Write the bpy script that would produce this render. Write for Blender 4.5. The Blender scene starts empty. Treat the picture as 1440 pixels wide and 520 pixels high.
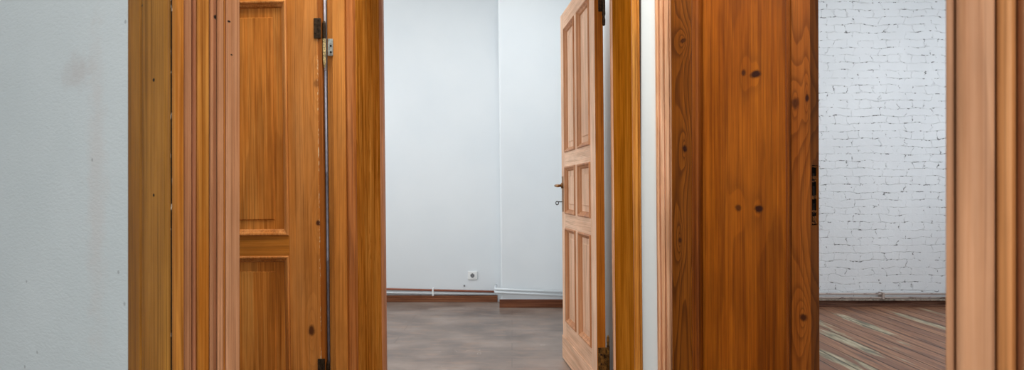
import bpy, bmesh, math, random
from mathutils import Vector, Matrix
random.seed(7)
S = bpy.context.scene
COL = S.collection
PI = math.pi
F, CX, HY, CAMZ = 900.0, 720.0, 268.0, 1.1      # focal length (px), principal column, horizon row, eye height
def X(px, d): return (px - CX) * d / F
def Z(py, d): return CAMZ - (py - HY) * d / F

# ------------------------------------------------------------------ colour / nodes
def lin(v):
    v /= 255.0
    return v / 12.92 if v <= .04045 else ((v + .055) / 1.055) ** 2.4
def rgb(r, g, b): return (lin(r), lin(g), lin(b), 1.0)

class N:
    """small node-tree builder"""
    def __init__(s, name):
        s.m = bpy.data.materials.new(name); s.m.use_nodes = True
        s.t = s.m.node_tree; s.t.nodes.clear()
        s.out = s.t.nodes.new('ShaderNodeOutputMaterial')
        s.b = s.t.nodes.new('ShaderNodeBsdfPrincipled')
        s.t.links.new(s.b.outputs[0], s.out.inputs[0])
        s.co = s.t.nodes.new('ShaderNodeTexCoord').outputs['Object']
    def put(s, sock, v):
        if hasattr(v, 'is_linked'): s.t.links.new(v, sock)
        else: sock.default_value = v
    def math(s, op, a, b=0.0, c=0.0, clamp=False):
        n = s.t.nodes.new('ShaderNodeMath'); n.operation = op; n.use_clamp = clamp
        for i, v in enumerate((a, b, c)): s.put(n.inputs[i], v)
        return n.outputs[0]
    def mapr(s, v, a, b, c=0.0, d=1.0, smooth=False):
        n = s.t.nodes.new('ShaderNodeMapRange'); n.clamp = True
        if smooth: n.interpolation_type = 'SMOOTHSTEP'
        for i, q in enumerate((v, a, b, c, d)): s.put(n.inputs[i], q)
        return n.outputs[0]
    def mapping(s, v, scale=(1, 1, 1), loc=(0, 0, 0), rot=(0, 0, 0)):
        n = s.t.nodes.new('ShaderNodeMapping')
        s.put(n.inputs[0], v)
        n.inputs[1].default_value = loc; n.inputs[2].default_value = rot; n.inputs[3].default_value = scale
        return n.outputs[0]
    def noise(s, v, scale=1.0, detail=2.0, rough=.5, dist=0.0):
        n = s.t.nodes.new('ShaderNodeTexNoise'); s.put(n.inputs['Vector'], v)
        n.inputs['Scale'].default_value = scale; n.inputs['Detail'].default_value = detail
        n.inputs['Roughness'].default_value = rough; n.inputs['Distortion'].default_value = dist
        return n.outputs[0]
    def voronoi(s, v, scale=1.0):
        n = s.t.nodes.new('ShaderNodeTexVoronoi'); s.put(n.inputs['Vector'], v); n.inputs['Scale'].default_value = scale
        return n.outputs['Distance']
    def white(s, w):
        n = s.t.nodes.new('ShaderNodeTexWhiteNoise'); n.noise_dimensions = '1D'; s.put(n.inputs['W'], w)
        return n.outputs[0]
    def sep(s, v):
        n = s.t.nodes.new('ShaderNodeSeparateXYZ'); s.put(n.inputs[0], v); return n.outputs
    def comb(s, x, y, z):
        n = s.t.nodes.new('ShaderNodeCombineXYZ')
        for i, q in enumerate((x, y, z)): s.put(n.inputs[i], q)
        return n.outputs[0]
    def ramp(s, f, stops):
        n = s.t.nodes.new('ShaderNodeValToRGB'); s.put(n.inputs[0], f)
        e = n.color_ramp.elements
        while len(e) < len(stops): e.new(.5)
        for q, (p, c) in zip(e, stops): q.position = p; q.color = c
        return n.outputs[0]
    def mix(s, f, a, b, mode='MIX'):
        n = s.t.nodes.new('ShaderNodeMix'); n.data_type = 'RGBA'; n.blend_type = mode
        s.put(n.inputs[0], f); s.put(n.inputs[6], a); s.put(n.inputs[7], b)
        return n.outputs[2]
    def bump(s, h, strength=.3, dist=.002):
        n = s.t.nodes.new('ShaderNodeBump'); s.put(n.inputs['Height'], h)
        n.inputs['Strength'].default_value = strength; n.inputs['Distance'].default_value = dist
        s.t.links.new(n.outputs[0], s.b.inputs['Normal'])
    def done(s, col, rough=.5, spec=.5, metal=0.0, coat=0.0):
        s.put(s.b.inputs['Base Color'], col); s.put(s.b.inputs['Roughness'], rough)
        s.put(s.b.inputs['Specular IOR Level'], spec); s.put(s.b.inputs['Metallic'], metal)
        if coat:
            s.b.inputs['Coat Weight'].default_value = coat; s.b.inputs['Coat Roughness'].default_value = .22
        return s.m

def wood(name, dark, mid, light, ring=9.0, line=.55, fibre=.35, rough=.48, spec=.16, coat=0.0, axis='z', seed=0, halo=5.0, streak=.45, contrast=1.0, grain=.42, mottle=.16,
         knots=(), dots=(), width=7.0, chips=None, broad=.5):
    """pine: growth-ring contours of a stretched noise, fine fibres, knots (u, v, ru, rv, strength), bore holes"""
    n = N(name)
    co = n.co
    x, y, z = n.sep(co)
    if axis == 'x':
        u, v, w = z, x, y
    else:
        u, v, w = x, z, y
    base = n.comb(u, w, v)
    off = (seed * 3.17, seed * 1.31, seed * 2.73)
    fld = n.noise(n.mapping(base, (width, width, width * .075), off), 1.0, 1.6, .45)
    fld = n.math('ADD', n.math('MULTIPLY', fld, ring), n.math('MULTIPLY', n.noise(n.mapping(base, (60, 60, 3), off), 1.0, 2.0), .35))
    kmask = None
    wob = n.math('MULTIPLY', n.math('SUBTRACT', n.noise(base, 55.0, 2.0), .5), .9)
    for (ku, kv, ru, rv, st) in knots:
        du = n.math('DIVIDE', n.math('SUBTRACT', u, ku), ru); dv = n.math('DIVIDE', n.math('SUBTRACT', v, kv), rv)
        d2 = n.math('ADD', n.math('MULTIPLY', du, du), n.math('MULTIPLY', dv, dv))
        d = n.math('SQRT', d2)
        # rings bend round the knot over an elongated neighbourhood
        dv2 = n.math('MULTIPLY', dv, .3)
        dl = n.math('SQRT', n.math('ADD', n.math('MULTIPLY', du, du), n.math('MULTIPLY', dv2, dv2)))
        fld = n.math('ADD', fld, n.math('MULTIPLY', n.math('EXPONENT', n.math('MULTIPLY', dl, -.45)), halo))
        k = n.math('MULTIPLY', n.mapr(n.math('ADD', d, wob), .55, 1.5, 1.0, 0.0, True), st)
        kmask = k if kmask is None else n.math('MAXIMUM', kmask, k)
    fr = n.math('FRACT', fld)
    rings = n.ramp(fr, [(0, (.12, .12, .12, 1)), (.55, (.35, .35, .35, 1)), (.86, (1, 1, 1, 1)), (.95, (.9, .9, .9, 1)), (1, (.12, .12, .12, 1))])
    fib = n.noise(n.mapping(base, (260, 260, 5), off), 1.0, 3.0, .6)
    fib2 = n.noise(n.mapping(base, (70, 70, 1.6), off), 1.0, 2.0, .5)
    brd = n.noise(n.mapping(base, (5, 5, .9), (seed * 1.7, 2.2, seed)), 1.0, 2.5, .55)
    t = n.math('ADD', n.math('MULTIPLY', n.math('SUBTRACT', fib, .5), fibre * 1.6), n.math('MULTIPLY', n.math('SUBTRACT', fib2, .5), fibre * 1.8))
    t = n.math('ADD', t, n.math('MULTIPLY', n.math('SUBTRACT', brd, .5), broad * 2.0))
    fib3 = n.noise(n.mapping(base, (130, 130, 1.1), off), 1.0, 2.0, .6)
    t = n.math('ADD', t, n.math('MULTIPLY', n.math('SUBTRACT', fib3, .5), fibre * 1.6))
    t = n.math('ADD', n.math('MULTIPLY', t, contrast), .58)
    col = n.ramp(t, [(.12, dark), (.5, mid), (.92, light)])
    dk = tuple(dark[i] * .62 for i in range(3)) + (1,)
    col = n.mix(n.math('MULTIPLY', rings, line), col, n.mix(.5, dark, dk))
    st = n.mapr(n.noise(n.mapping(base, (42, 42, .55), (seed * 2.1, 1, seed)), 1.0, 3.0, .6), .56, .70, 0, 1, True)
    col = n.mix(n.math('MULTIPLY', st, streak), col, n.mix(.35, dark, dk))
    gl = n.mapr(n.noise(n.mapping(base, (260, 260, 1.6), (seed, 3, seed * 1.1)), 1.0, 2.0, .55), .53, .62, 0, 1)
    col = n.mix(n.math('MULTIPLY', gl, grain), col, dk)
    mot = n.mapr(n.noise(n.mapping(base, (16, 16, 3.2), (seed * 1.3, 0, 2)), 1.0, 4.0, .65), .36, .66, 1.0 - mottle, 1.0 + mottle * .6)
    col = n.mix(1.0, col, n.comb(mot, mot, mot), 'MULTIPLY')
    if kmask is not None:
        kc = (dark[0] * .22, dark[1] * .16, dark[2] * .2 + .001, 1)
        col = n.mix(kmask, col, kc)
    dm = None
    for (ku, kv, r) in dots:
        du = n.math('SUBTRACT', u, ku); dv = n.math('MULTIPLY', n.math('SUBTRACT', v, kv), .85)
        d = n.math('SQRT', n.math('ADD', n.math('MULTIPLY', du, du), n.math('MULTIPLY', dv, dv)))
        k = n.mapr(d, r * .7, r * 1.25, 1.0, 0.0, True)
        dm = k if dm is None else n.math('MAXIMUM', dm, k)
    if dm is not None: col = n.mix(dm, col, (.006, .004, .003, 1))
    if chips is not None:      # flaked paint left along one line of the board: (u, half width, colour)
        cu, hw, cc = chips
        near = n.mapr(n.math('ABSOLUTE', n.math('SUBTRACT', u, cu)), hw * .4, hw, 1.0, 0.0)
        blot = n.math('MULTIPLY', n.noise(n.mapping(base, (300, 300, 60)), 1.0, 2.0), n.noise(n.mapping(base, (3, 3, 7)), 1.0, 1.0))
        col = n.mix(n.math('MULTIPLY', near, n.mapr(blot, .31, .36, 0, 1)), col, cc)
    n.bump(n.math('ADD', n.math('MULTIPLY', rings, -.5), n.math('MULTIPLY', fib, .6)), .25, .0012)
    rr = n.mapr(brd, .3, .7, rough - .08, rough + .1)
    return n.done(col, rr, spec, 0, coat)

def plain(name, c, rough=.5, spec=.5, metal=0.0, var=.12, scale=60.0, bump=0.0):
    n = N(name)
    q = n.noise(n.co, scale, 3.0, .6)
    lo = tuple(max(0, v * (1 - var * 2)) for v in c[:3]) + (1,); hi = tuple(min(1, v * (1 + var)) for v in c[:3]) + (1,)
    col = n.ramp(q, [(.3, lo), (.7, hi)])
    if bump: n.bump(q, bump, .002)
    return n.done(col, rough, spec, metal)

# ------------------------------------------------------------------ mesh helpers
def obj(name, bm, m, parent=None, smooth=False):
    bmesh.ops.recalc_face_normals(bm, faces=bm.faces)
    me = bpy.data.meshes.new(name); bm.to_mesh(me); bm.free()
    if m: me.materials.append(m)
    if smooth:
        for p in me.polygons: p.use_smooth = True
    o = bpy.data.objects.new(name, me); COL.objects.link(o)
    if parent: o.parent = parent
    return o
def tag(o, label, cat, kind=None, group=None):
    o['label'] = label; o['category'] = cat
    if kind: o['kind'] = kind
    if group: o['group'] = group
    return o
def empty(name, loc=(0, 0, 0), rz=0.0):
    o = bpy.data.objects.new(name, None); o.location = loc; o.rotation_euler = (0, 0, rz)
    o.empty_display_size = .1; COL.objects.link(o); return o
def box(bm, x0, x1, y0, y1, z0, z1, bev=0.0):
    vs = [bm.verts.new((x, y, z)) for z in (z0, z1) for y in (y0, y1) for x in (x0, x1)]
    fs = [(0, 2, 3, 1), (4, 5, 7, 6), (0, 1, 5, 4), (1, 3, 7, 5), (3, 2, 6, 7), (2, 0, 4, 6)]
    nf = [bm.faces.new([vs[i] for i in f]) for f in fs]
    if bev:
        ed = list({e for f in nf for e in f.edges})
        bmesh.ops.bevel(bm, geom=ed, offset=bev, segments=2, profile=.5, affect='EDGES')
    return bm
def boxes(*bs, bev=0.0):
    bm = bmesh.new()
    for b in bs: box(bm, *b, bev=bev)
    return bm
def prism(poly, z0, z1, bev=.0015, segs=2, bm=None, lean=0.0):
    """a plan outline (x, y) carried up from z0 to z1, its upright edges eased"""
    bm = bm or bmesh.new()
    a = [bm.verts.new((x - lean * (z0 - CAMZ), y, z0)) for x, y in poly]
    b = [bm.verts.new((x - lean * (z1 - CAMZ), y, z1)) for x, y in poly]
    n = len(poly); ups = []
    for i in range(n):
        j = (i + 1) % n
        bm.faces.new((a[i], a[j], b[j], b[i]))
    bm.faces.new(a); bm.faces.new(b[::-1])
    if bev:
        ups = [e for i in range(n) for e in a[i].link_edges if e.other_vert(a[i]) is b[i]]
        bmesh.ops.bevel(bm, geom=ups, offset=bev, segments=segs, profile=.5, affect='EDGES')
    return bm
def rect(x0, x1, y0, y1): return [(x0, y0), (x1, y0), (x1, y1), (x0, y1)]
def cyl(bm, p0, p1, r, seg=16, r1=None):
    p0 = Vector(p0); p1 = Vector(p1); d = (p1 - p0); L = d.length
    rot = d.to_track_quat('Z', 'Y').to_matrix().to_4x4()
    bmesh.ops.create_cone(bm, cap_ends=True, segments=seg, radius1=r, radius2=r if r1 is None else r1, depth=L,
                          matrix=Matrix.Translation((p0 + p1) / 2) @ rot)
    return bm
def tube(pts, r, seg=12, bm=None):
    bm = bm or bmesh.new(); pts = [Vector(p) for p in pts]; rings = []
    for i, p in enumerate(pts):
        d = (pts[min(i + 1, len(pts) - 1)] - pts[max(i - 1, 0)]).normalized()
        a = d.cross(Vector((0, 0, 1)) if abs(d.z) < .9 else Vector((1, 0, 0))).normalized(); b = d.cross(a)
        rings.append([bm.verts.new(p + r * (math.cos(2 * PI * k / seg) * a + math.sin(2 * PI * k / seg) * b)) for k in range(seg)])
    for q, w in zip(rings, rings[1:]):
        for k in range(seg): bm.faces.new((q[k], q[(k + 1) % seg], w[(k + 1) % seg], w[k]))
    bm.faces.new(rings[0][::-1]); bm.faces.new(rings[-1])
    return bm
def lathe(prof, centre, seg=16, bm=None):
    """profile (r, z) turned about the upright axis through centre"""
    bm = bm or bmesh.new(); cx, cy = centre; rings = []
    for r, z in prof:
        rings.append([bm.verts.new((cx + r * math.cos(2 * PI * k / seg), cy + r * math.sin(2 * PI * k / seg), z)) for k in range(seg)])
    for q, w in zip(rings, rings[1:]):
        for k in range(seg): bm.faces.new((q[k], q[(k + 1) % seg], w[(k + 1) % seg], w[k]))
    bm.faces.new(rings[0][::-1]); bm.faces.new(rings[-1])
    return bm
def ring_moulding(u0, u1, z0, z1, prof):
    """mitred moulding round the inside of a rectangular opening; prof = (distance inward, y)"""
    bm = bmesh.new(); loops = []
    for d, y in prof:
        loops.append([bm.verts.new(p) for p in ((u0 + d, y, z0 + d), (u1 - d, y, z0 + d), (u1 - d, y, z1 - d), (u0 + d, y, z1 - d))])
    m = len(loops)
    for i in range(m):
        a, b = loops[i], loops[(i + 1) % m]
        for k in range(4): bm.faces.new((a[k], a[(k + 1) % 4], b[(k + 1) % 4], b[k]))
    return bm

O1 = Vector((X(255, 1.4), 1.4)); EU = Vector((.866, -.5)); EV = Vector((.5, .866))
def W1(u, v): p = O1 + EU * u + EV * v; return (p.x, p.y)
# ------------------------------------------------------------------ materials
ORANGE = dict(dark=rgb(122, 66, 10), mid=rgb(184, 110, 34), light=rgb(212, 146, 66))
DEEP = dict(dark=rgb(110, 48, 2), mid=rgb(166, 84, 6), light=rgb(196, 112, 20))
M = {}
M['orange'] = wood('varnished pine', **ORANGE, ring=8, line=.3, seed=1)
M['orange_flat'] = wood('varnished pine post', rgb(146, 82, 22), rgb(190, 118, 48), rgb(208, 142, 72), ring=3, line=.15, fibre=.18, seed=2)
M['orange_dense'] = wood('varnished pine lining', rgb(112, 60, 10), rgb(184, 112, 36), rgb(214, 150, 66), ring=16, line=.45, fibre=.6, width=16, spec=.0, rough=.8, seed=3)
M['orange_red'] = wood('varnished pine moulding', rgb(118, 62, 18), rgb(168, 98, 42), rgb(194, 126, 70), ring=6, line=.3, fibre=.4, seed=4)
M['olive'] = wood('old varnished pine', rgb(96, 56, 10), rgb(152, 98, 34), rgb(174, 122, 52), ring=4, line=.25, fibre=.3, seed=5, rough=.4, dots=[(-.80, 1.347, .0035), (-.84, 1.52, .003), (-.80, 1.09, .003)])
M['pink'] = wood('pinkish pine', rgb(140, 86, 48), rgb(184, 124, 82), rgb(204, 150, 110), ring=5, line=.15, fibre=.34, seed=6, rough=.55, streak=.35, dots=[(W1(0,.118)[0], 1.497, .0022), (W1(0,.125)[0], 1.42, .0015)])  # pinker, paler tone than the orange boards
M['pink_dull'] = wood('pinkish pine board', rgb(128, 72, 40), rgb(168, 106, 70), rgb(190, 132, 94), ring=5, line=.15, fibre=.34, seed=16, rough=.55, dots=[(W1(0,.085)[0], Z(24,1.475), .0052)])
M['tan'] = wood('pinkish pine casing', rgb(150, 94, 58), rgb(186, 132, 92), rgb(206, 156, 118), ring=7, line=.28, fibre=.3, seed=7, rough=.5, width=9)
M['tan_orange'] = wood('pinkish pine warm', rgb(150, 92, 46), rgb(190, 128, 76), rgb(208, 150, 98), ring=7, line=.25, fibre=.3, seed=8, rough=.5)
M['pale'] = wood('bare pine', rgb(188, 132, 98), rgb(222, 172, 142), rgb(236, 196, 170), ring=7, line=.22, fibre=.2, seed=9, rough=.55)
M['pale_h'] = wood('bare pine rail', rgb(188, 132, 98), rgb(222, 172, 142), rgb(236, 196, 170), ring=7, line=.22, fibre=.2, seed=10, rough=.55, axis='x')
M['pale_line'] = wood('bare ribbed pine', rgb(160, 98, 56), rgb(214, 156, 114), rgb(232, 184, 148), ring=3, line=.2, fibre=.6, seed=11, rough=.5, width=6)
M['slate'] = plain('slate grey metal', rgb(116, 114, 124), .45, .5, .3)
M['bronze'] = plain('dark bronze', rgb(62, 48, 34), .42, .5, .8, .4, 90)
M['rusty'] = plain('rusty brass', rgb(128, 92, 40), .5, .5, .7, .5, 60, .4)
M['nickel'] = plain('worn zinc plate', rgb(150, 152, 146), .45, .5, .6, .25, 120)
M['brass'] = plain('dull brass', rgb(150, 108, 66), .4, .5, .7, .2, 60)
M['bone'] = plain('flaking cream paint', rgb(196, 172, 120), .7, .3, 0, .5, 140, .5)
M['rust_dark'] = plain('dark rusted iron', rgb(36, 22, 12), .8, .3, .2, .5, 120, .6)
M['hole'] = plain('dark mortise fill', rgb(14, 9, 6), .9, .1)
M['splinter'] = plain('broken raw wood', rgb(150, 96, 52), .8, .2, 0, .5, 150, .6)
M['white_plastic'] = plain('white plastic', rgb(232, 234, 234), .35, .5, 0, .02)
M['dark_plastic'] = plain('grey shadowless well', rgb(150, 154, 158), .5, .4, 0, .05)
M['pin_hole'] = plain('pin hole', rgb(20, 20, 20), .8, .2)
def painted_pipe(name, c, under, thr):
    n = N(name)
    q = n.noise(n.mapping(n.co, (14, 60, 60)), 1.0, 4.0, .65)
    col = n.mix(n.mapr(q, thr, thr + .05, 0, 1), c, under)
    return n.done(col, .4, .5)
M['white_pipe'] = painted_pipe('white painted pipe', rgb(214, 220, 224), rgb(60, 58, 58), .70)
M['red_pipe'] = painted_pipe('red brown painted pipe', rgb(150, 86, 62), rgb(188, 170, 160), .66)
M['grey_pipe'] = painted_pipe('grey painted pipe', rgb(170, 158, 152), rgb(84, 58, 44), .60)
M['skirt'] = wood('brown painted skirting', rgb(80, 42, 24), rgb(118, 70, 46), rgb(146, 98, 70), ring=5, line=.3, fibre=.4, axis='x', seed=12, rough=.35)
M['skirt_dark'] = wood('dark worn skirting', rgb(48, 28, 20), rgb(84, 52, 40), rgb(134, 98, 80), ring=6, line=.3, fibre=.6, axis='x', seed=13, rough=.5)

def plaster(name, c, tint, bumpy=.25, stain=None, freq=(1, 1, 1), fine=90.0, spots=True):
    n = N(name)
    a = n.noise(n.mapping(n.co, freq), 1.4, 3.0, .55)
    col = n.ramp(a, [(.32, tint), (.62, c)])
    if stain is not None:
        for (sx, sz, rx, rz, sc, amt) in stain:
            x, y, z = n.sep(n.co)
            dx = n.math('DIVIDE', n.math('SUBTRACT', x, sx), rx); dz = n.math('DIVIDE', n.math('SUBTRACT', z, sz), rz)
            d = n.math('SQRT', n.math('ADD', n.math('MULTIPLY', dx, dx), n.math('MULTIPLY', dz, dz)))
            d = n.math('ADD', d, n.math('MULTIPLY', n.math('SUBTRACT', n.noise(n.co, 18.0, 4.0, .65), .5), 1.6))
            col = n.mix(n.math('MULTIPLY', n.mapr(d, .1, 1.1, 1, 0, True), amt), col, sc)
    h = n.math('ADD', n.noise(n.mapping(n.co, (1, 1, 2.2)), fine, 4.0, .6), n.math('MULTIPLY', n.noise(n.co, fine * .18, 2.0), 1.2))
    if spots:
        sp = n.mapr(n.voronoi(n.co, 9.0), .03, .05, 1, 0)
        col = n.mix(n.math('MULTIPLY', sp, .45), col, rgb(110, 112, 112))
    n.bump(h, bumpy, .004)
    return n.done(col, .75, .25)
M['plaster_near'] = plaster('grey white plaster', rgb(202, 209, 209), rgb(194, 202, 202), .5,
                            stain=[(-1.10, 1.40, .07, .06, rgb(186, 180, 176), .55), (-1.02, 1.1, .05, .5, rgb(198, 194, 190), .5)], fine=70.0)
M['plaster'] = plaster('white plaster', rgb(222, 227, 230), rgb(217, 223, 227), .06, fine=60.0, spots=False)
M['plaster_strip'] = plaster('hall plaster', rgb(216, 222, 222), rgb(210, 217, 217), .1, fine=80.0, spots=False)
M['ceiling'] = plaster('ceiling white', rgb(232, 232, 230), rgb(228, 228, 226), .05, spots=False)

def brick_mat():
    n = N('white painted brick')
    x, y, z = n.sep(n.co)
    wv = n.math('MULTIPLY', n.math('SUBTRACT', n.noise(n.co, 6.0, 3.0), .5), .075)
    wh = n.math('MULTIPLY', n.math('SUBTRACT', n.noise(n.mapping(n.co, (1, 1, 1), (5, 5, 5)), 9.0, 3.0, .6), .5), .15)
    v = n.comb(n.math('ADD', x, wh), n.math('ADD', z, wv), 0.0)
    b = n.t.nodes.new('ShaderNodeTexBrick'); n.put(b.inputs['Vector'], v)
    b.offset = .5; b.squash = .5; b.squash_frequency = 2
    b.inputs['Scale'].default_value = 1.0; b.inputs['Mortar Size'].default_value = .0055; b.inputs['Mortar Smooth'].default_value = .6
    b.inputs['Brick Width'].default_value = .25; b.inputs['Row Height'].default_value = .0725; b.inputs['Bias'].default_value = 0
    mo = b.outputs['Fac']
    pat = n.mapr(n.noise(n.mapping(n.co, (1, 1, 1), (2, 1, 3)), 8.0, 4.0, .65), .42, .66, 0.03, 1)     # how open each joint is
    mo2 = n.math('MULTIPLY', mo, pat)
    c0 = n.ramp(n.noise(n.co, 2.2, 3.0), [(.3, rgb(212, 217, 222)), (.7, rgb(222, 227, 232))])
    c1 = n.mix(n.math('MULTIPLY', mo2, .27), c0, rgb(138, 140, 146))
    chip = n.math('MULTIPLY', n.mapr(mo, .35, .8, 0, 1), n.mapr(n.noise(n.mapping(n.co, (1, 1, 1.2), (9, 3, 1)), 24.0, 2.0, .6), .57, .64, 0, 1))
    c2 = n.mix(n.math('MULTIPLY', chip, .8), c1, rgb(44, 42, 44))
    n.bump(n.math('ADD', n.math('MULTIPLY', mo2, -1.0), n.math('MULTIPLY', n.noise(n.co, 38.0, 4.0, .6), .35)), .55, .012)
    return n.done(c2, .6, .3)
M['brick'] = brick_mat()

def board_floor():
    """old bare boards running away from the camera, traces of green and cream paint"""
    n = N('worn floorboards')
    x, y, z = n.sep(n.co)
    W = .125
    q = n.math('DIVIDE', x, W); i = n.math('FLOOR', q); f = n.math('FRACT', q)
    r = n.white(i)
    v = n.comb(n.math('MULTIPLY', x, 1.0), n.math('ADD', y, n.math('MULTIPLY', r, 40.0)), 0.0)
    g = n.noise(n.mapping(v, (60, 1.6, 1)), 1.0, 4.0, .6)
    p = n.noise(n.mapping(v, (4.5, .8, 1)), 1.0, 4.0, .6)
    col = n.ramp(g, [(.30, rgb(86, 54, 38)), (.5, rgb(144, 102, 76)), (.70, rgb(178, 138, 110))])
    col = n.mix(n.mapr(r, 0, 1, 0, .42), col, rgb(98, 66, 54))
    worn = n.mapr(p, .60, .66, 0, 1)
    for (wx, wy, rx, ry) in ((2.90, 5.28, .06, .50), (2.45, 4.66, .055, .44), (2.12, 4.15, .06, .40), (3.45, 5.40, .045, .48)):   # strips of old paint left on single boards
        dx = n.math('DIVIDE', n.math('SUBTRACT', x, wx), rx); dy = n.math('DIVIDE', n.math('SUBTRACT', y, wy), ry)
        d = n.math('SQRT', n.math('ADD', n.math('MULTIPLY', dx, dx), n.math('MULTIPLY', dy, dy)))
        d = n.math('ADD', d, n.math('MULTIPLY', n.math('SUBTRACT', n.noise(n.mapping(v, (34, 5, 1)), 1.0, 4.0, .65), .5), 1.5))
        worn = n.math('MAXIMUM', worn, n.mapr(d, .75, 1.05, 1, 0))
    paint = n.ramp(n.noise(n.mapping(v, (30, 3, 1)), 1.0, 3.0, .6), [(.38, rgb(96, 104, 88)), (.52, rgb(166, 160, 132)), (.68, rgb(206, 196, 170))])
    col = n.mix(n.math('MULTIPLY', worn, .8), col, paint)
    dirt = n.mapr(n.noise(n.mapping(v, (14, 1.2, 1), (7, 7, 0)), 1.0, 3.0, .6), .56, .68, 0, .6)
    col = n.mix(dirt, col, rgb(70, 54, 50))
    e = n.math('MINIMUM', f, n.math('SUBTRACT', 1.0, f))
    seam = n.mapr(e, .02, .055, 1, 0)
    col = n.mix(n.math('MULTIPLY', seam, .85), col, rgb(34, 20, 15))
    n.bump(n.math('SUBTRACT', n.math('MULTIPLY', g, .3), seam), .4, .004)
    return n.done(col, n.mapr(g, .3, .7, .42, .6), .35)
M['boards'] = board_floor()
def painted_floor():
    n = N('brown painted floor')
    b = n.t.nodes.new('ShaderNodeTexBrick'); n.put(b.inputs['Vector'], n.co)
    b.offset = .37; b.inputs['Scale'].default_value = 1.0; b.inputs['Mortar Size'].default_value = .003
    b.inputs['Mortar Smooth'].default_value = .3; b.inputs['Brick Width'].default_value = 2.3; b.inputs['Row Height'].default_value = .21
    a = n.noise(n.mapping(n.co, (2.2, 3.4, 1)), 1.0, 5.0, .62)
    a2 = n.noise(n.mapping(n.co, (5, 14, 1), (3, 1, 0)), 1.0, 4.0, .6)
    col = n.ramp(a, [(.32, rgb(96, 82, 74)), (.5, rgb(126, 110, 100)), (.68, rgb(150, 134, 124))])
    col = n.mix(n.mapr(a2, .52, .68, 0, .6), col, rgb(154, 126, 108))
    col = n.mix(n.math('MULTIPLY', b.outputs['Fac'], .4), col, rgb(76, 66, 62))
    cur = n.noise(n.mapping(n.co, (6, 6, 1)), 1.0, 1.0, .5)
    scr = n.math('MULTIPLY', n.mapr(n.math('ABSOLUTE', n.math('SUBTRACT', cur, .62)), .0, .004, 1, 0), n.mapr(n.noise(n.co, 3.1, 1.0), .58, .62, 0, 1))
    col = n.mix(n.math('MULTIPLY', scr, .6), col, rgb(198, 186, 176))
    n.bump(n.math('ADD', n.math('MULTIPLY', a2, .4), n.math('MULTIPLY', b.outputs['Fac'], -.6)), .15, .003)
    return n.done(col, n.mapr(a, .3, .7, .28, .42), .45)
M['paint_floor'] = painted_floor()

# ------------------------------------------------------------------ plan of the place (metres, camera at the origin of the plan)
D1, D2 = 2.70, 3.25            # hall face and far face of the thick wall with both doorways
YB, YC, YR = 6.35, 6.04, 6.10  # back wall, chimney breast, brick wall
CEIL = 3.3
LEAN = .0098                   # the old door frames stand a little out of plumb
ZT = 2.30                      # top of the door openings

def struct(o, label, cat): return tag(o, label, cat, 'structure')

# floors
struct(obj('floor', boxes((-3.2, .60, D2, YB + .2, -.06, 0)), M['paint_floor']),
       'worn grey brown painted wooden floor of the plain white room behind the middle doorway', 'floor')
struct(obj('floor', boxes((.60, 5.0, D2, YR + .2, -.06, 0)), M['boards']),
       'bare red brown floorboards with flaking pale paint in front of the brick wall', 'floor')
struct(obj('floor', boxes((-3.2, 5.0, -2.7, D2, -.06, 0)), M['paint_floor']),
       'floor of the near room and hallway, below the picture', 'floor')
struct(obj('ceiling', boxes((-3.2, 5.0, -2.7, YB + .2, CEIL, CEIL + .1)), M['ceiling']), 'white ceiling above the rooms', 'ceiling')

# thick hall wall with two doorways
RL, RR = -.69, .545            # rough opening of the middle doorway
QL, QR = .66, 2.34             # rough opening of the right doorway
struct(obj('wall_back', boxes((-3.2, RL, D1, D2, 0, CEIL), (RR, QL, D1, D2, 0, CEIL), (QR, 5.0, D1, D2, 0, CEIL),
                              (RL, RR, D1, D2, ZT + .05, CEIL), (QL, QR, D1, D2, ZT + .05, CEIL)), M['plaster_strip']),
       'narrow pale grey plaster wall strip between the two brown door casings', 'wall')
# far room
o = obj('wall_back', prism(rect(-3.2, .60, YB, YB + .2), 0, CEIL, 0), M['plaster'])
struct(o, 'plain white back wall left of the projecting corner, with the power socket', 'wall')
bw = prism([(X(703, YC), YC), (.60, YC), (.60, YB), (X(703, YC), YB)], 0, CEIL, .02, 4, lean=LEAN)
struct(obj('wall_back', bw, M['plaster'], smooth=False), 'white projecting wall section beside the half open pale door', 'wall')
struct(obj('wall_right', boxes((.60, .655, D2, YB + .2, 0, CEIL)), M['plaster']), 'white side wall seen in the gap behind the hinges of the pale door', 'wall')
struct(obj('wall_left', boxes((-3.2, -3.0, D2, YB, 0, CEIL)), M['plaster']), 'left side wall of the far white room, out of the picture', 'wall')
# right room
struct(obj('wall_back', boxes((.655, 5.0, YR, YR + .2, 0, CEIL)), M['brick']), 'white painted rough brick wall at the back of the right room', 'wall')
struct(obj('wall_right', boxes((4.8, 5.0, -2.7, YR, 0, CEIL)), M['plaster']), 'right side wall, out of the picture', 'wall')
# near room and hallway ends
struct(obj('wall_left', boxes((-3.2, -3.0, -2.7, D1, 0, CEIL)), M['plaster']), 'left end wall, out of the picture', 'wall')
struct(obj('wall_front', boxes((-3.0, 4.8, -2.7, -2.5, 0, CEIL)), M['plaster']), 'wall behind the camera', 'wall')

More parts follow.
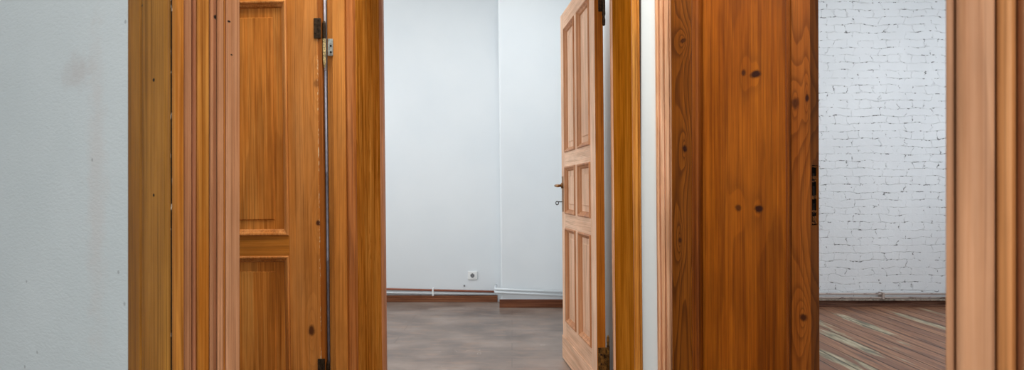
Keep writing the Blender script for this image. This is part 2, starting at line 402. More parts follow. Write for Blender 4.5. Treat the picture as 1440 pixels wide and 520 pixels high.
# ------------------------------------------------------------------ near wall with the wide doorway the camera looks through
def poly1(pts): return [W1(u, v) for u, v in pts]
OPEN = 1.40
w1 = prism(poly1([(-2.4, 0), (-.03, 0), (-.03, .15), (-2.4, .15)]), 0, CEIL, 0)
prism(poly1([(OPEN + .03, 0), (2.6, 0), (2.6, .15), (OPEN + .03, .15)]), 0, CEIL, 0, bm=w1)
prism(poly1([(-.03, 0), (OPEN + .03, 0), (OPEN + .03, .15), (-.03, .15)]), ZT + .1, CEIL, 0, bm=w1)
struct(obj('wall_left', w1, M['plaster_near']), 'rough grey white plaster wall in the foreground left of the doorway', 'wall')

fr = tag(empty('trim_1', (0, 0, 0)), 'near door frame with layered brown and pinkish mouldings beside the grey plaster wall', 'door frame', 'structure')
ZT1 = ZT + .1
# left side: olive board, orange bead, then the stepped lining facing the opening
def on_face(px, v=0.0):
    r = (px - CX) / F; a = W1(0, v)
    return (r * a[1] - a[0]) / (EU.x - r * EU.y)
q0, q1, q2, q3, q4 = on_face(178.5, -.012), on_face(196, -.013), on_face(200, -.013), on_face(236.5, -.012), on_face(241, -.012)
obj('casing', prism(poly1([(q0, 0), (q0, -.010), (q0 + .006, -.012), (q1, -.013), ((q1 + q2) / 2, -.010), (q2, -.013), (q3 - .012, -.0135), (q3 - .002, -.011), (q3, -.007), (q3, 0)]), 0, ZT1 + .2, .0012), M['olive'], fr)
def joint_mat():
    n = N('dark joint'); q = n.noise(n.mapping(n.co, (200, 200, 45)), 1.0, 2.0)
    return n.done(n.mix(n.mapr(q, .64, .69, 0, 1), rgb(26, 13, 5), rgb(206, 190, 168)), .7, .2)
obj('joint', prism(poly1([(q3 + .0003, -.0005), (q3 + .0003, -.0065), (q4 - .0003, -.0065), (q4 - .0003, -.0005)]), 0, ZT1, 0), joint_mat(), fr)
obj('bead', prism(poly1([(q4, 0), (q4, -.009), (q4 + .005, -.0135), (.002, -.0145), (.008, -.012), (.0105, -.007), (.010, -.0005)]), 0, ZT1, .0015), M['orange'], fr)
obj('gap_backing', prism(poly1([(-.0295, .001), (-.012, .001), (-.012, .146), (-.0295, .146)]), 0, ZT1, 0), plain('dark gap backing', rgb(40, 20, 9), .8, .1), fr)  # added backing, coloured dark so the gaps between strips look shaded
obj('lining', prism(poly1([(-.0285, .0005), (-.001, .0005), (.001, .006), (.001, .022), (-.003, .0255), (-.0285, .0255)]), 0, ZT1, .002, 3), M['pink'], fr)
obj('lining_bead', prism(poly1([(-.0285, .0275), (-.007, .0275), (-.005, .0295), (.0, .0320), (.0, .0350), (-.006, .0360), (-.0285, .0360)]), 0, ZT1, .0008), M['pink_dull'], fr)
obj('lining', prism(poly1([(-.0285, .0385), (-.005, .0385), (-.002, .042), (-.002, .0680), (-.005, .0690), (-.0285, .0690)]), 0, ZT1, .0012), M['orange'], fr)
obj('lining_bead', prism(poly1([(-.0285, .0715), (.000, .0715), (.002, .0730), (.002, .0765), (-.003, .0775), (-.0285, .0775)]), 0, ZT1, .0008), M['pink'], fr)
obj('lining', prism(poly1([(-.0285, .0795), (-.003, .0795), (-.003, .0868), (-.0285, .0868)]), 0, ZT1, .0008), M['pink_dull'], fr)
obj('lining', prism(poly1([(-.0285, .0905), (-.001, .0905), (.000, .0915), (.000, .1035), (-.002, .1045), (-.0285, .1045)]), 0, ZT1, .0008), M['pink'], fr)
obj('lining_bead', prism(poly1([(-.0285, .1050), (-.003, .1050), (-.001, .1063), (-.001, .1083), (-.004, .1095), (-.0285, .1095)]), 0, ZT1, .0005), M['orange_flat'], fr)
obj('lining', prism(poly1([(-.0285, .1115), (-.003, .1115), (.000, .1135), (.000, .147), (-.0285, .147)]), 0, ZT1, .0012), M['pink'], fr)
# head
obj('head_casing', prism(poly1([(.012, -.012), (OPEN - .05, -.012), (OPEN - .05, 0), (.012, 0)]), ZT1, ZT1 + .2, .003), M['olive'], fr)
obj('head_lining', prism(poly1([(.004, .0), (OPEN - .02, 0), (OPEN - .02, .147), (.004, .147)]), ZT1 - .03, ZT1 - .0005, .002), M['pink_dull'], fr)

# right side of the same doorway, close to the lens
fr2 = tag(empty('trim_2', (0, 0, 0)), 'pale pinkish pine door casing very close at the right edge, slightly out of focus', 'door frame', 'structure')
e0 = on_face(1345, -.02)
g1 = on_face(1402, -.02); g2 = on_face(1433, -.024); e3 = g2 + .09
s0 = on_face(1331, .13); u0 = on_face(1330, -.004)
obj('lining', prism(poly1([(u0, -.004), (e0, -.004), (e0, .004), (e0 + .05, .004), (e0 + .05, .14), (s0 + .002, .14)]), 0, ZT1, .003), M['tan'], fr2)
obj('casing', prism(poly1([(e0 + .001, 0), (e0 + .001, -.016), (e0 + .006, -.02), (g1 - .002, -.02), (g1 - .001, -.014), (g1 - .001, 0)]), 0, ZT1, .0025), M['tan'], fr2)
obj('casing', prism(poly1([(g1, 0), (g1, -.021), (g1 + .003, -.024), (g2 - .006, -.026), (g2 - .001, -.016), (g2 - .001, 0)]), 0, ZT1, .0025), M['tan_orange'], fr2)
obj('casing', prism(poly1([(g2, 0), (g2, -.014), (g2 + .004, -.028), (e3 - .01, -.028), (e3, -.018), (e3, 0)]), 0, ZT1 + .2, .003), M['tan'], fr2)

# ------------------------------------------------------------------ frame of the middle doorway
fm = tag(empty('trim_3', (0, 0, 0)), 'orange varnished frame lining the middle doorway into the plain white room', 'door frame', 'structure')
JL, JR = -.655, .508
dp = 2.615
obj('post', prism([(X(462, dp + .02), dp + .02), (X(469, dp), dp + .02), (X(469, dp), dp), (X(486.5, dp), dp), (X(486.5, dp), D1), (X(462, dp + .02), D1)], 0, ZT, .002, lean=LEAN), M['orange_flat'], fm)
xm = X(487.5, 2.63)
obj('casing_moulding', prism([(xm, D1), (xm, 2.632), (xm + .006, 2.628), (xm + .03, 2.632), (xm + .034, 2.640), (xm + .038, 2.648), (JL - .002, 2.652), (JL, 2.66), (JL, D1)], 0, ZT, .0018, lean=LEAN), M['orange_red'], fm)
obj('jamb_lining', prism([(RL, D1 + .002), (JL - .004, D1 + .002), (JL - .004, D1 + .02), (JL, D1 + .024), (JL, 3.19), (RL, 3.19)], 0, ZT, .002, lean=LEAN), M['orange_dense'], fm)
obj('room_casing', prism([(RL - .06, 3.2505), (RL - .06, 3.275), (JL + .006, 3.275), (JL + .010, 3.265), (JL + .010, 3.215), (JL + .002, 3.195), (RL, 3.195), (RL, 3.2505)], 0, ZT + .1, .003, lean=LEAN), M['pink'], fm)
obj('jamb_lining', prism([(JR, D1 + .002), (RR, D1 + .002), (RR, 3.19), (JR, 3.19)], 0, ZT, .002, lean=LEAN), M['orange'] if False else wood('varnished pine right lining', rgb(106, 56, 4), rgb(164, 96, 20), rgb(190, 122, 40), ring=8, line=.3, fibre=.45, spec=.0, rough=.8, seed=14, width=12), fm)
obj('room_casing', prism([(JR + .004, 3.195), (RR + .013, 3.195), (RR + .013, 3.2505), (RR + .013, 3.262), (JR + .002, 3.262), (JR - .004, 3.25), (JR - .004, 3.21)], 0, ZT + .1, .003, lean=LEAN), M['pale_line'], fm)
xa, xb = JR + .001, X(901, D1)
obj('casing', prism([(xa, D1), (xa, D1 - .014), (xa + .005, D1 - .022), (xb - .014, D1 - .022), (xb - .010, D1 - .016), (xb - .003, D1 - .016), (xb, D1 - .010), (xb, D1)], 0, ZT + .06, .0015, lean=LEAN), M['orange'], fm)
obj('head_casing', boxes((X(462, dp), xb, D1 - .03, D1, ZT, ZT + .1), bev=.003), M['orange_flat'], fm)
obj('head_lining', boxes((RL, RR, D1 + .002, 3.19, ZT + .001, ZT + .045), bev=.002), M['orange'], fm)
# hinge plate and worn pin on the left post
hx = X(463.5, dp); hz0, hz1 = Z(79, dp), Z(55, dp)
shift = LEAN * (Z(67, dp) - CAMZ)
pl = boxes((hx - shift, hx + .021 - shift, dp - .0085, dp - .0005, hz0, hz1), bev=.002)
hp = obj('hinge_plate', pl, M['nickel'], fm)
for zz in (hz0 + .014, hz0 + .04): obj('screw', cyl(bmesh.new(), (hx + .013 - shift, dp - .0084, zz), (hx + .013 - shift, dp - .0105, zz), .0042, 12), M['rust_dark'], hp)

# frame of the right doorway: ribbed casing on the hall side, lining behind the leaf
fq = tag(empty('trim_4', (0, 0, 0)), 'narrow ribbed pale pine casing right of the pale wall strip', 'door frame', 'structure')
y0 = D1 - .03
ca, cb = X(925, y0), X(945.5, y0)
cw = cb - ca
obj('casing', prism([(ca, D1), (ca, y0 + .010), (ca + .15 * cw, y0 + .006), (ca + .22 * cw, y0 + .013), (ca + .26 * cw, y0 + .004), (ca + .46 * cw, y0), (ca + .52 * cw, y0 + .008), (ca + .57 * cw, y0), (ca + .82 * cw, y0 - .002), (ca + .86 * cw, y0 + .006), (ca + .90 * cw, y0), (cb, y0), (cb, D1)], 0, ZT + .06, .0008, lean=.008), M['pale_line'], fq)
obj('jamb_lining', prism(rect(QL + .001, QL + .028, D1 + .001, 3.249), 0, ZT, .002), M['orange'], fq)
obj('jamb_lining', prism(rect(QR - .028, QR - .001, D1 + .001, 3.249), 0, ZT, .002), M['orange'], fq)
obj('casing', prism(rect(QR - .03, QR + .06, D1 - .022, D1 - .0005), 0, ZT + .06, .003), M['pale_line'], fq)
obj('head_lining', boxes((QL + .001, QR - .001, D1 + .001, 3.249, ZT + .001, ZT + .045), bev=.002), M['orange'], fq)
obj('head_casing', boxes((ca, QR + .06, D1 - .024, D1 - .0005, ZT + .061, ZT + .15), bev=.003), M['pale_line'], fq)

# ------------------------------------------------------------------ door leaves
OGEE = [(0, .03), (0, -.004), (.004, -.008), (.009, -.007), (.012, -.002), (.016, .003), (.021, .006), (.025, .013), (.0265, .018), (.0265, .03)]
def scaled(k, rec): return [(d * k, y if y < rec else rec + .004) for d, y in OGEE]
def panel_bm(u0, u1, z0, z1, rec, T, mw, inset, raise_=.004):
    bm = boxes((u0 - .004, u1 + .004, rec, T - rec, z0 - .004, z1 + .004))
    a, b, c, d = u0 + mw + inset, u1 - mw - inset, z0 + mw + inset, z1 - mw - inset
    k = .005
    if b - a > .03 and inset > 0:
        lo = [bm.verts.new(p) for p in ((a, rec, c), (b, rec, c), (b, rec, d), (a, rec, d))]
        hi = [bm.verts.new(p) for p in ((a + k, rec - raise_, c + k), (b - k, rec - raise_, c + k), (b - k, rec - raise_, d - k), (a + k, rec - raise_, d - k))]
        for i in range(4): bm.faces.new((lo[i], lo[(i + 1) % 4], hi[(i + 1) % 4], hi[i]))
        bm.faces.new(hi)
    return bm

# ---- left leaf, folded back against the hall wall
L, T, H = .90, .042, 2.24
DL = 2.600
ang = math.radians(-2.0)
xh = X(454.5, DL)
left = empty('panelled_door', (xh - L * math.cos(ang), DL - L * math.sin(ang), .012), ang)
left.rotation_euler = (0, -.012, ang)
left.location.x += .012 * 1.09
tag(left, 'orange varnished panelled door folded back left of the middle doorway', 'door', 'thing')
ZB = .012
r1, r2, r3, r4 = (.0, .24), (.8255 - ZB, .909 - ZB), (1.866 - ZB, 1.975 - ZB), (2.12, H)
sl = .115; sr = L - .016 - .127
stA = wood('left door stile', rgb(132, 72, 20), rgb(186, 114, 46), rgb(206, 140, 76), ring=3.5, line=.22, fibre=.22, seed=21, width=6,
           knots=[(L - .055, Z(468, DL) - ZB, .012, .02, .9), (L - .022, Z(317, DL) - ZB, .010, .010, .95), (L - .022, Z(121, DL) - ZB, .012, .016, .5)],
           chips=(L - .0175, .0028, rgb(204, 176, 134)))
pnA = wood('left door panel', rgb(138, 74, 18), rgb(196, 118, 44), rgb(218, 150, 74), ring=7, line=.35, fibre=.4, seed=22, width=8, streak=.15)
raA = wood('left door rail', rgb(136, 74, 16), rgb(184, 110, 34), rgb(206, 138, 60), ring=3, line=.2, fibre=.22, seed=23, axis='x')
moA = wood('left door moulding', rgb(140, 76, 26), rgb(192, 118, 54), rgb(214, 150, 88), ring=3, line=.2, fibre=.25, seed=24)
obj('stile', boxes((0, sl, 0, T, 0, H), bev=.0015), stA, left)
obj('stile', boxes((sr, L - .016, 0, T, 0, H), bev=.0015), stA, left)
obj('rebate_lip', boxes((L - .0165, L, .004, T, 0, H), bev=.001), wood('left door lip', rgb(112, 54, 12), rgb(150, 82, 22), rgb(180, 110, 48), ring=3, line=.2, seed=25), left)
for a, b in (r1, r2, r3, r4): obj('rail', boxes((sl + .0003, sr - .0003, 0, T, a, b), bev=.001), raA, left)
rec = .016
for a, b in ((r1[1], r2[0]), (r2[1], r3[0]), (r3[1], r4[0])):
    p = obj('panel', panel_bm(sl, sr, a, b, rec, T, .0265, .036 if b - a > .2 else .0, .0045), pnA, left)
    obj('moulding', ring_moulding(sl, sr, a, b, scaled(1.0, rec)), moA, p)
# hinges (the upper one shows a knuckle with flaking paint)
for zc in (Z(62, DL) - ZB, .30):
    h = obj('hinge', boxes((L - .030, L - .001, -.006, .002, zc + .012, zc + .095), bev=.002), M['bronze'], left)
    obj('hinge_pin', lathe([(.002, zc - .105), (.0055, zc - .085), (.0065, zc - .05), (.0065, zc + .012)], (L + .0095, .006), 14), M['bone'], h)
    obj('hinge_barrel', lathe([(.006, zc + .0125), (.0068, zc + .02), (.0068, zc + .075), (.004, zc + .085)], (L + .0095, .006), 14), M['bronze'], h)

# slim grey pipe in the gap between that leaf and the post
gx = X(459.6, 2.622)
dg = 2.622
gp = lathe([(.005, .02), (.005, Z(367, dg)), (.0056, Z(366.5, dg)), (.0056, Z(365, dg)), (.005, Z(364.5, dg)),
            (.005, Z(243, dg)), (.0056, Z(242.5, dg)), (.0056, Z(241, dg)), (.005, Z(240.5, dg)), (.005, Z(100, dg))], (0, 0), 16)
gpo = obj('conduit_pipe', gp, M['slate'], smooth=True); gpo.location = (gx, dg, 0)
gu = obj('lit_wall_strip', lathe([(.0048, Z(99.5, dg)), (.0048, 2.2)], (0, 0), 16), plain('lilac lit wall', rgb(208, 204, 212), .6), gpo, True)  # added length; the lit wall seen in the gap is put into its lilac colour
gpo.rotation_euler = (0, -.012, 0); gpo.location.x += .012 * 1.1
tag(gpo, 'thin dark grey upright pipe in the gap between the left orange door and its frame', 'pipe', 'thing')

# ---- right leaf, swung part way towards the hall
th = math.radians(52); T2 = .058
hx0, hy0 = X(945.5, 2.605), 2.605
c_, s_ = math.cos(th), math.sin(th)
rr_ = (1141 - CX) / F
L2 = (hy0 * rr_ - hx0) / (c_ + s_ * rr_)
def uR(px):
    r = (px - CX) / F
    return (hy0 * r - hx0) / (c_ + s_ * r)
def zR(px, py): return Z(py, hy0 - s_ * uR(px)) - .012
right = empty('panelled_door', (hx0, hy0, .012), -th)
right.rotation_euler = (0, -.003, -th)
tag(right, 'knotty deep orange pine door with one tall panel and a broken lock edge', 'door', 'thing')
mw2 = .029; a1 = uR(975); a2 = uR(1114)
stB = wood('right door stile', rgb(76, 34, 4), rgb(126, 68, 10), rgb(150, 88, 22), ring=15, line=.75, fibre=.25, seed=31, width=6.5, broad=.3,
           knots=[(uR(964), zR(964, 209), .010, .015, .95), (uR(962), zR(962, 57), .014, .008, .7), (uR(957), zR(957, 338), .008, .011, .7), (uR(977), zR(977, 434), .006, .013, .95)])
stC = wood('right door lock stile', rgb(94, 42, 5), rgb(146, 76, 17), rgb(172, 102, 36), ring=11, line=.55, fibre=.25, seed=32, width=7, broad=.35,
           knots=[(uR(1136.5), zR(1138, 138), .006, .013, .98), (uR(1120), zR(1120, 146), .013, .020, .75), (uR(1131), zR(1131, 447), .012, .011, .9)])
pnB = wood('right door panel', rgb(76, 32, 1), rgb(136, 68, 4), rgb(170, 94, 14), ring=5, line=.3, fibre=.4, seed=33, width=5, broad=.5, halo=1.6, streak=.25, grain=.28,
           knots=[(uR(1062) - .01, zR(1062, 103), .019, .0135, .96), (uR(1045) - .01, zR(1045, 101), .009, .011, .8), (uR(1066) - .01, zR(1066, 294), .016, .013, .95), (uR(1037) - .01, zR(1037, 293), .012, .011, .7)])
moB = wood('right door moulding', rgb(64, 26, 2), rgb(122, 60, 8), rgb(158, 86, 20), ring=4, line=.3, fibre=.3, seed=34)
obj('stile', boxes((0, a1, 0, T2, 0, H), bev=.0015), stB, right)
mz0, mz1 = zR(1147, 318), zR(1147, 232)
lock = bmesh.new()
box(lock, a2, L2 - .05, 0, T2, 0, H)
box(lock, L2 - .05, L2, 0, T2, 0, mz0); box(lock, L2 - .05, L2, 0, T2, mz1, H)
box(lock, L2 - .05, L2, 0, .010, mz0, mz1); box(lock, L2 - .05, L2, T2 - .007, T2, mz0, mz1)
bmesh.ops.remove_doubles(lock, verts=lock.verts, dist=1e-5)
obj('stile', lock, stC, right)
lm = obj('mortise_fill', boxes((L2 - .049, L2 - .006, .0105, T2 - .0075, mz0 + .0005, mz1 - .0005)), M['hole'], right)  # near-black block filling the lock hole; the hole's shade is put into its colour
hh = mz1 - mz0
for f0, f1, dx in ((.17, .25, .004), (.24, .30, .011), (.50, .58, .006), (.74, .80, .008), (.80, .97, .002), (.93, 1.0, .004), (.0, .05, .002)):
    zt, zb_ = mz1 - f0 * hh - .001, mz1 - f1 * hh + .001
    for k in range(3):
        q0 = .0115 + k * .0130; zz0 = zb_ + random.uniform(0, .4) * (zt - zb_); zz1 = zt - random.uniform(0, .4) * (zt - zb_)
        sp = bmesh.new(); box(sp, L2 - .0058, L2 - .0005 - random.uniform(0, .003), q0, q0 + random.uniform(.006, .0105), zz0, zz1, bev=.001); obj('splinter', sp, M['splinter'], lm)
for z0_, z1_ in ((.18, .36), (.44, .66), (.72, .88)):
    pt = bmesh.new(); box(pt, L2 - .0058, L2 - .0035, .022, .036, mz0 + z0_ * hh * .98, mz0 + z1_ * hh * .98, bev=.001); obj('lock_case', pt, M['rust_dark'], lm)
for a, b in ((0, .22), (2.10, H)): obj('rail', boxes((a1 + .0003, a2 - .0003, 0, T2, a, b), bev=.001), raA, right)
rec2 = .026
p = obj('panel', panel_bm(a1, a2, .22, 2.10, rec2, T2, mw2, 0.0), pnB, right)
obj('moulding', ring_moulding(a1, a2, .22, 2.10, scaled(mw2 / .0265, rec2)), moB, p)
for zc in (.3, 1.9): obj('hinge', cyl(bmesh.new(), (-.012, .03, zc), (-.012, .03, zc + .12), .007, 12), M['bronze'], right)

# ---- pale six panel door opened into the white room
P0 = Vector((.327, 4.20)); P1 = Vector((.430, 3.285))
L3 = (P1 - P0).length; a3 = math.atan2(P1.y - P0.y, P1.x - P0.x); T3 = .045
H3 = 2.235
pale = empty('panelled_door', (P0.x, P0.y, .008), a3)
pale.rotation_euler = (0, -.0085, 0)
pale.rotation_euler = (Matrix.Rotation(-.0085, 3, 'Y') @ Matrix.Rotation(a3, 3, 'Z')).to_euler()
pale.location.x += .0085 * 1.09
tag(pale, 'pale bare pine panelled door standing open into the plain white room', 'door', 'thing')
def wl(k, ax='z', s=0): return wood('pale door ' + k, rgb(192, 140, 104), rgb(226, 184, 152), rgb(240, 208, 182), ring=6, line=.22, fibre=.25, rough=.55, axis=ax, seed=41 + s)
m_st, m_ra, m_pn = wl('stile'), wl('rail', 'x', 1), wl('panel', 'z', 2)
m_mo = wood('pale door moulding', rgb(136, 80, 44), rgb(186, 128, 86), rgb(214, 164, 126), ring=4, line=.25, fibre=.25, seed=44)
s3 = .118; n0, n1 = L3 / 2 - .042, L3 / 2 + .042
obj('stile', boxes((0, s3, 0, T3, 0, H3), bev=.0015), m_st, pale)
obj('stile', boxes((L3 - s3, L3 - .004, 0, T3, 0, H3), bev=.0015), m_st, pale)
eb = obj('edge_strip', boxes((L3 - .0038, L3, .0008, T3, 0, H3), bev=.0008), wood('varnished door edge', rgb(106, 54, 6), rgb(160, 92, 20), rgb(186, 116, 38), ring=4, line=.3, seed=45, streak=.8), pale)
rails = [(0, .255), (.855, .945), (1.245, 1.335), (2.125, H3)]
for a, b in rails: obj('rail', boxes((s3 + .0003, L3 - s3 - .0003, 0, T3, a, b), bev=.001), m_ra, pale)
for (a, b) in ((rails[0][1], rails[1][0]), (rails[1][1], rails[2][0]), (rails[2][1], rails[3][0])):
    obj('muntin', boxes((n0, n1, 0, T3, a + .0003, b - .0003), bev=.001), m_st, pale)
    for u0, u1 in ((s3, n0), (n1, L3 - s3)):
        p = obj('panel', panel_bm(u0, u1, a, b, .015, T3, .03, .03, .004), m_pn, pale)
        obj('moulding', ring_moulding(u0, u1, a, b, scaled(.03 / .0265, .015)), m_mo, p)
obj('kick_board', boxes((.002, L3 - .006, -.006, -.0003, 0, .15), bev=.002), m_ra, pale)
zh = 1.125
bp = obj('lock_plate', boxes((.016, .058, -.004, -.0003, zh - .17, zh + .06), bev=.0015), M['brass'], pale)
lv = bmesh.new(); cyl(lv, (.037, -.004, zh), (.037, -.052, zh), .0085, 14)
tube([(.037, -.050, zh), (.060, -.054, zh), (.10, -.052, zh - .003), (.145, -.048, zh - .004)], .0075, 12, lv)
cyl(lv, (.037, -.004, zh), (.037, -.011, zh), .018, 18)
obj('door_handle', lv, M['brass'], pale, True)
# hinges on the near edge
for zc in (Z(38, 3.3) - .008, .167):
    up = zc < 1
    if up:
        h = obj('hinge', boxes((L3 + .0003, L3 + .005, .004, T3 + .012, zc, Z(490, 3.3)), bev=.0015), M['rusty'], pale)
        zt = Z(490, 3.3)
        obj('hinge_pin', lathe([(.008, zc), (.008, zt), (.0085, zt + .004), (.006, zt + .018), (.0075, zt + .03), (.0065, zt + .052), (.002, zt + .066)], (L3 + .010, T3 + .010), 16), M['rusty'], h, True)
        for q in (.3, .7): obj('screw', cyl(bmesh.new(), (L3 + .005, .02, zc + q * (zt - zc)), (L3 + .0065, .02, zc + q * (zt - zc)), .005, 12), M['rust_dark'], h)
    else:
        h = obj('hinge', boxes((L3 + .0003, L3 + .005, .020, T3 + .012, zc + .075, zc + .2), bev=.0015), M['bronze'], pale)
        obj('hinge_pin', lathe([(.003, zc), (.0075, zc + .006), (.0085, zc + .03), (.0055, zc + .045), (.0095, zc + .06), (.0085, zc + .075), (.0085, zc + .17), (.010, zc + .18), (.008, zc + .25)], (L3 + .010, T3 + .002), 16), M['bronze'], h, True)
# the key left in that lock
kp = pale.matrix_basis @ Vector((.037, 0, zh - .105))
key = tag(empty('key', (0, 0, 0)), 'small dark key sticking out of the lock below the brass door handle', 'key', 'thing')
key.matrix_world = pale.matrix_basis @ Matrix.Translation((.037, -.0045, zh - .105))
kb = bmesh.new(); cyl(kb, (0, 0, 0), (0, -.026, 0), .003, 10)
obj('shank', kb, M['bronze'], key)
kb = tube([(0, -.034 + .009 * math.cos(t), -.008 + .011 * math.sin(t)) for t in [2 * PI * i / 20 for i in range(21)]], .0028, 8)
obj('bow', kb, M['bronze'], key)

# ------------------------------------------------------------------ far white room: socket, pipes, skirting
sx, sz = X(664.5, YB), Z(387, YB)
so = tag(empty('power_socket', (sx, YB, sz)), 'square white power socket low on the white back wall above the pipes', 'power socket', 'thing')
obj('frame', boxes((-.045, .045, -.012, -.0005, -.042, .042), bev=.004), M['white_plastic'], so)
bm = bmesh.new(); cyl(bm, (0, -.0125, 0), (0, -.017, 0), .0300, 32)
ins = obj('insert', bm, M['white_plastic'], so)
bm = bmesh.new(); cyl(bm, (0, -.0171, 0), (0, -.0176, 0), .021, 32)
wl_ = obj('well', bm, plain('socket well', rgb(128, 130, 134), .5), so)
bm = bmesh.new()
for q in (-.0095, .0095): cyl(bm, (q, -.0177, 0), (q, -.0182, 0), .0045, 12)
box(bm, -.003, .003, -.0182, -.0177, .013, .02); box(bm, -.003, .003, -.0182, -.0177, -.02, -.013)
obj('contact', bm, M['pin_hole'], wl_)
nh = bmesh.new(); cyl(nh, (X(653, YB), YB - .0004, Z(402, YB)), (X(653, YB), YB - .010, Z(401, YB)), .007, 10)
tag(obj('wall_plug', nh, plain('grey plug', rgb(90, 92, 96), .7)), 'tiny grey plug in the white wall below left of the power socket', 'wall plug', 'thing')

def zat(px, ya, yb, pa, pb, d): return Z(ya + (yb - ya) * (px - pa) / (pb - pa), d)
# back wall: upper red brown pipe, lower white pipe; both fall towards the corner
yp = YB - .024
def sloped(name, px0, px1, ya, yb, d, r, m, label, bend=None):
    x0, x1 = X(px0, d), X(px1, d)
    pts = [(x0, d, Z(ya, d)), (x1, d, Z(yb, d))]
    if bend: pts += bend
    # extend behind the door frame
    t = (-2.9 - x0) / (x1 - x0) if px0 < 600 else 0
    if t: pts[0] = (-2.9, d, Z(ya, d) + (Z(yb, d) - Z(ya, d)) * t)
    return tag(obj(name, tube(pts, r, 12), m, smooth=True), label, 'pipe', 'thing', 'heating pipes along the walls')
sloped('heating_pipe', 545, 697, 406.3, 410.0, yp, .0105, M['red_pipe'], 'red brown painted pipe along the white back wall, the upper of the two')
sloped('heating_pipe', 545, 696, 411.4, 413.4, yp, .0105, M['white_pipe'], 'white pipe just above the brown skirting of the back wall, under the red brown pipe')
yq = YC - .05
def breast_pipe(ya, yb, label):
    x0, x1 = X(701, yq), .57
    r = .0125
    zb0, zb1 = Z(ya, yq), Z(ya + (yb - ya) * ((CX + .57 * F / yq) - 703) / (795 - 703), yq)
    return tag(obj('heating_pipe', tube([(x0 - .03, YB - .1, zb0), (x0 - .03, yq + .03, zb0), (x0 - .022, yq + .008, zb0), (x0, yq, zb0), (x1, yq, zb1)], r, 12), M['white_pipe'], smooth=True),
               label, 'pipe', 'thing', 'heating pipes along the walls')
breast_pipe(406.5, 410.5, 'upper white pipe wrapping the projecting white wall section beside the pale door')
breast_pipe(410.8, 415.2, 'lower white pipe wrapping the projecting white wall section beside the pale door')
cl = boxes((X(609, yp) - .008, X(609, yp) + .008, yp - .016, YB - .0005, Z(415.5, yp), Z(404.8, yp)), bev=.003)
tag(obj('pipe_clip', cl, M['white_plastic']), 'small white clip holding the two pipes on the white back wall', 'clip', 'thing')
# skirting
sk = bmesh.new()
zt = Z(415.5, YB - .03)
x1 = X(699, YC)
for zz0, zz1, th_ in ((0, zt * .62, .03), (zt * .62, zt, .022)):
    box(sk, -3.0, x1 - .002, YB - th_, YB - .0005, zz0, zz1, bev=.003)
struct(obj('baseboard_back', sk, M['skirt']), 'brown stepped skirting board under the pipes on the white back wall', 'skirting board')
sk = boxes((X(703, YC) - .004, .598, YC - .024, YC - .0005, 0, Z(421, YC - .02)), bev=.003)
struct(obj('baseboard_back', sk, M['skirt']), 'brown skirting board on the projecting white wall section beside the pale door', 'skirting board')

# right room: pipes and skirting below the brick wall
ym = YR - .05
for (py, r, m, lab) in ((413.2, .0105, M['grey_pipe'], 'upper worn grey brown pipe at the foot of the brick wall'),
                        (418.4, .0105, M['grey_pipe'], 'lower worn grey brown pipe, just above the skirting of the brick wall')):
    tag(obj('heating_pipe', tube([(.66, ym, Z(py, ym)), (2.4, ym, Z(py, ym)), (4.78, ym, Z(py, ym))], r, 12), m, smooth=True), lab, 'pipe', 'thing', 'heating pipes along the walls')
cl = boxes((X(1241, ym) - .012, X(1241, ym) + .012, ym - .020, YR - .0005, Z(420, ym), Z(411, ym)), bev=.003)
tag(obj('pipe_clip', cl, M['grey_pipe']), 'small worn clip holding the two pipes below the brick wall', 'clip', 'thing')
zt = Z(422, YR - .03)
sk = boxes((.66, 4.79, YR - .022, YR - .0005, 0, zt), bev=.003)
box(sk, .66, 4.79, YR - .036, YR - .0225, 0, .02, bev=.004)
struct(obj('baseboard_right', sk, M['skirt_dark']), 'dark worn brown skirting board below the white brick wall', 'skirting board')
box_top = boxes((.66, 4.79, YR - .052, YR - .0005, zt + .0005, zt + .0125), bev=.002)
struct(obj('trim_5', box_top, plain('cream worn ledge', rgb(176, 164, 150), .5, .4, 0, .35, 40)), 'worn cream ledge on top of the dark skirting below the brick wall', 'trim')

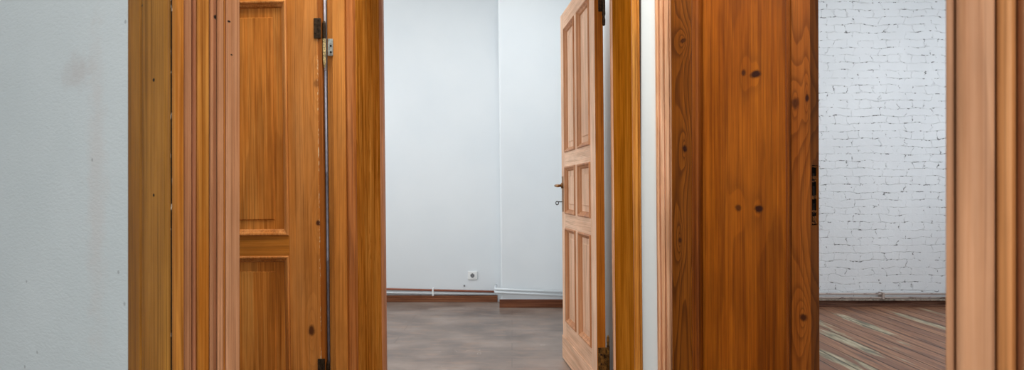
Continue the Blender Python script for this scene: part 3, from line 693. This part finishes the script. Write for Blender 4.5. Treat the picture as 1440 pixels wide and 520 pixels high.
# ------------------------------------------------------------------ light: daylight windows of the rooms and a ceiling light in the hall, plus an added fill in the white room
def area(name, loc, target, sx_, sy_, power, col=(1, 1, 1)):
    l = bpy.data.lights.new(name, 'AREA'); l.shape = 'RECTANGLE'; l.size = sx_; l.size_y = sy_; l.energy = power; l.color = col
    o = bpy.data.objects.new(name, l); COL.objects.link(o); o.location = loc
    o.rotation_euler = (Vector(target) - Vector(loc)).to_track_quat('-Z', 'Y').to_euler()
    return o
DAY = (.965, .98, 1.0)
area('window_light_near_room', (-.2, -2.4, 1.9), (-.1, 2, 1.3), 2.6, 2.0, 118, DAY)
area('window_light_white_room', (-2.9, 4.7, 1.7), (0, 4.9, 1.2), 1.8, 2.2, 66, DAY)
area('window_light_brick_room', (4.7, 4.2, 1.8), (1.5, 5.6, 1.0), 1.6, 2.0, 66, DAY)
area('fill_light_white_room', (-.15, 4.8, CEIL - .02), (-.15, 4.8, 0), .8, .8, 17, (1, .99, .97))  # added fill lamp, brightens the wall behind the pale door
area('ceiling_light_hall', (.1, 1.9, CEIL - .02), (.1, 1.9, 0), 2.4, .9, 80, (1, .97, .93))
area('ceiling_light_brick_room', (2.4, 4.6, CEIL - .02), (2.4, 4.6, 0), 1.6, 1.6, 12, (1, .99, .97))
wd = bpy.data.worlds.new('World'); S.world = wd; wd.use_nodes = True
wd.node_tree.nodes['Background'].inputs[0].default_value = (.75, .85, 1, 1); wd.node_tree.nodes['Background'].inputs[1].default_value = .3

# ------------------------------------------------------------------ camera
cam = bpy.data.cameras.new('camera'); co = bpy.data.objects.new('camera', cam); COL.objects.link(co)
co.location = (0, 0, CAMZ); co.rotation_euler = (PI / 2, 0, 0)
cam.sensor_fit = 'HORIZONTAL'; cam.sensor_width = 36; cam.lens = 36 * F / 1440; cam.shift_y = (HY - 260) / 1440
cam.clip_start = .05
cam.dof.use_dof = True; cam.dof.focus_distance = 2.7; cam.dof.aperture_fstop = 6.0
S.camera = co
vs = S.view_settings
vs.view_transform = 'Standard'; vs.look = 'None'; vs.gamma = 1; vs.exposure = 0.0; vs.use_curve_mapping = False
S.cycles.use_denoising = True
S.cycles.max_bounces = 8; S.cycles.diffuse_bounces = 5; S.cycles.glossy_bounces = 3
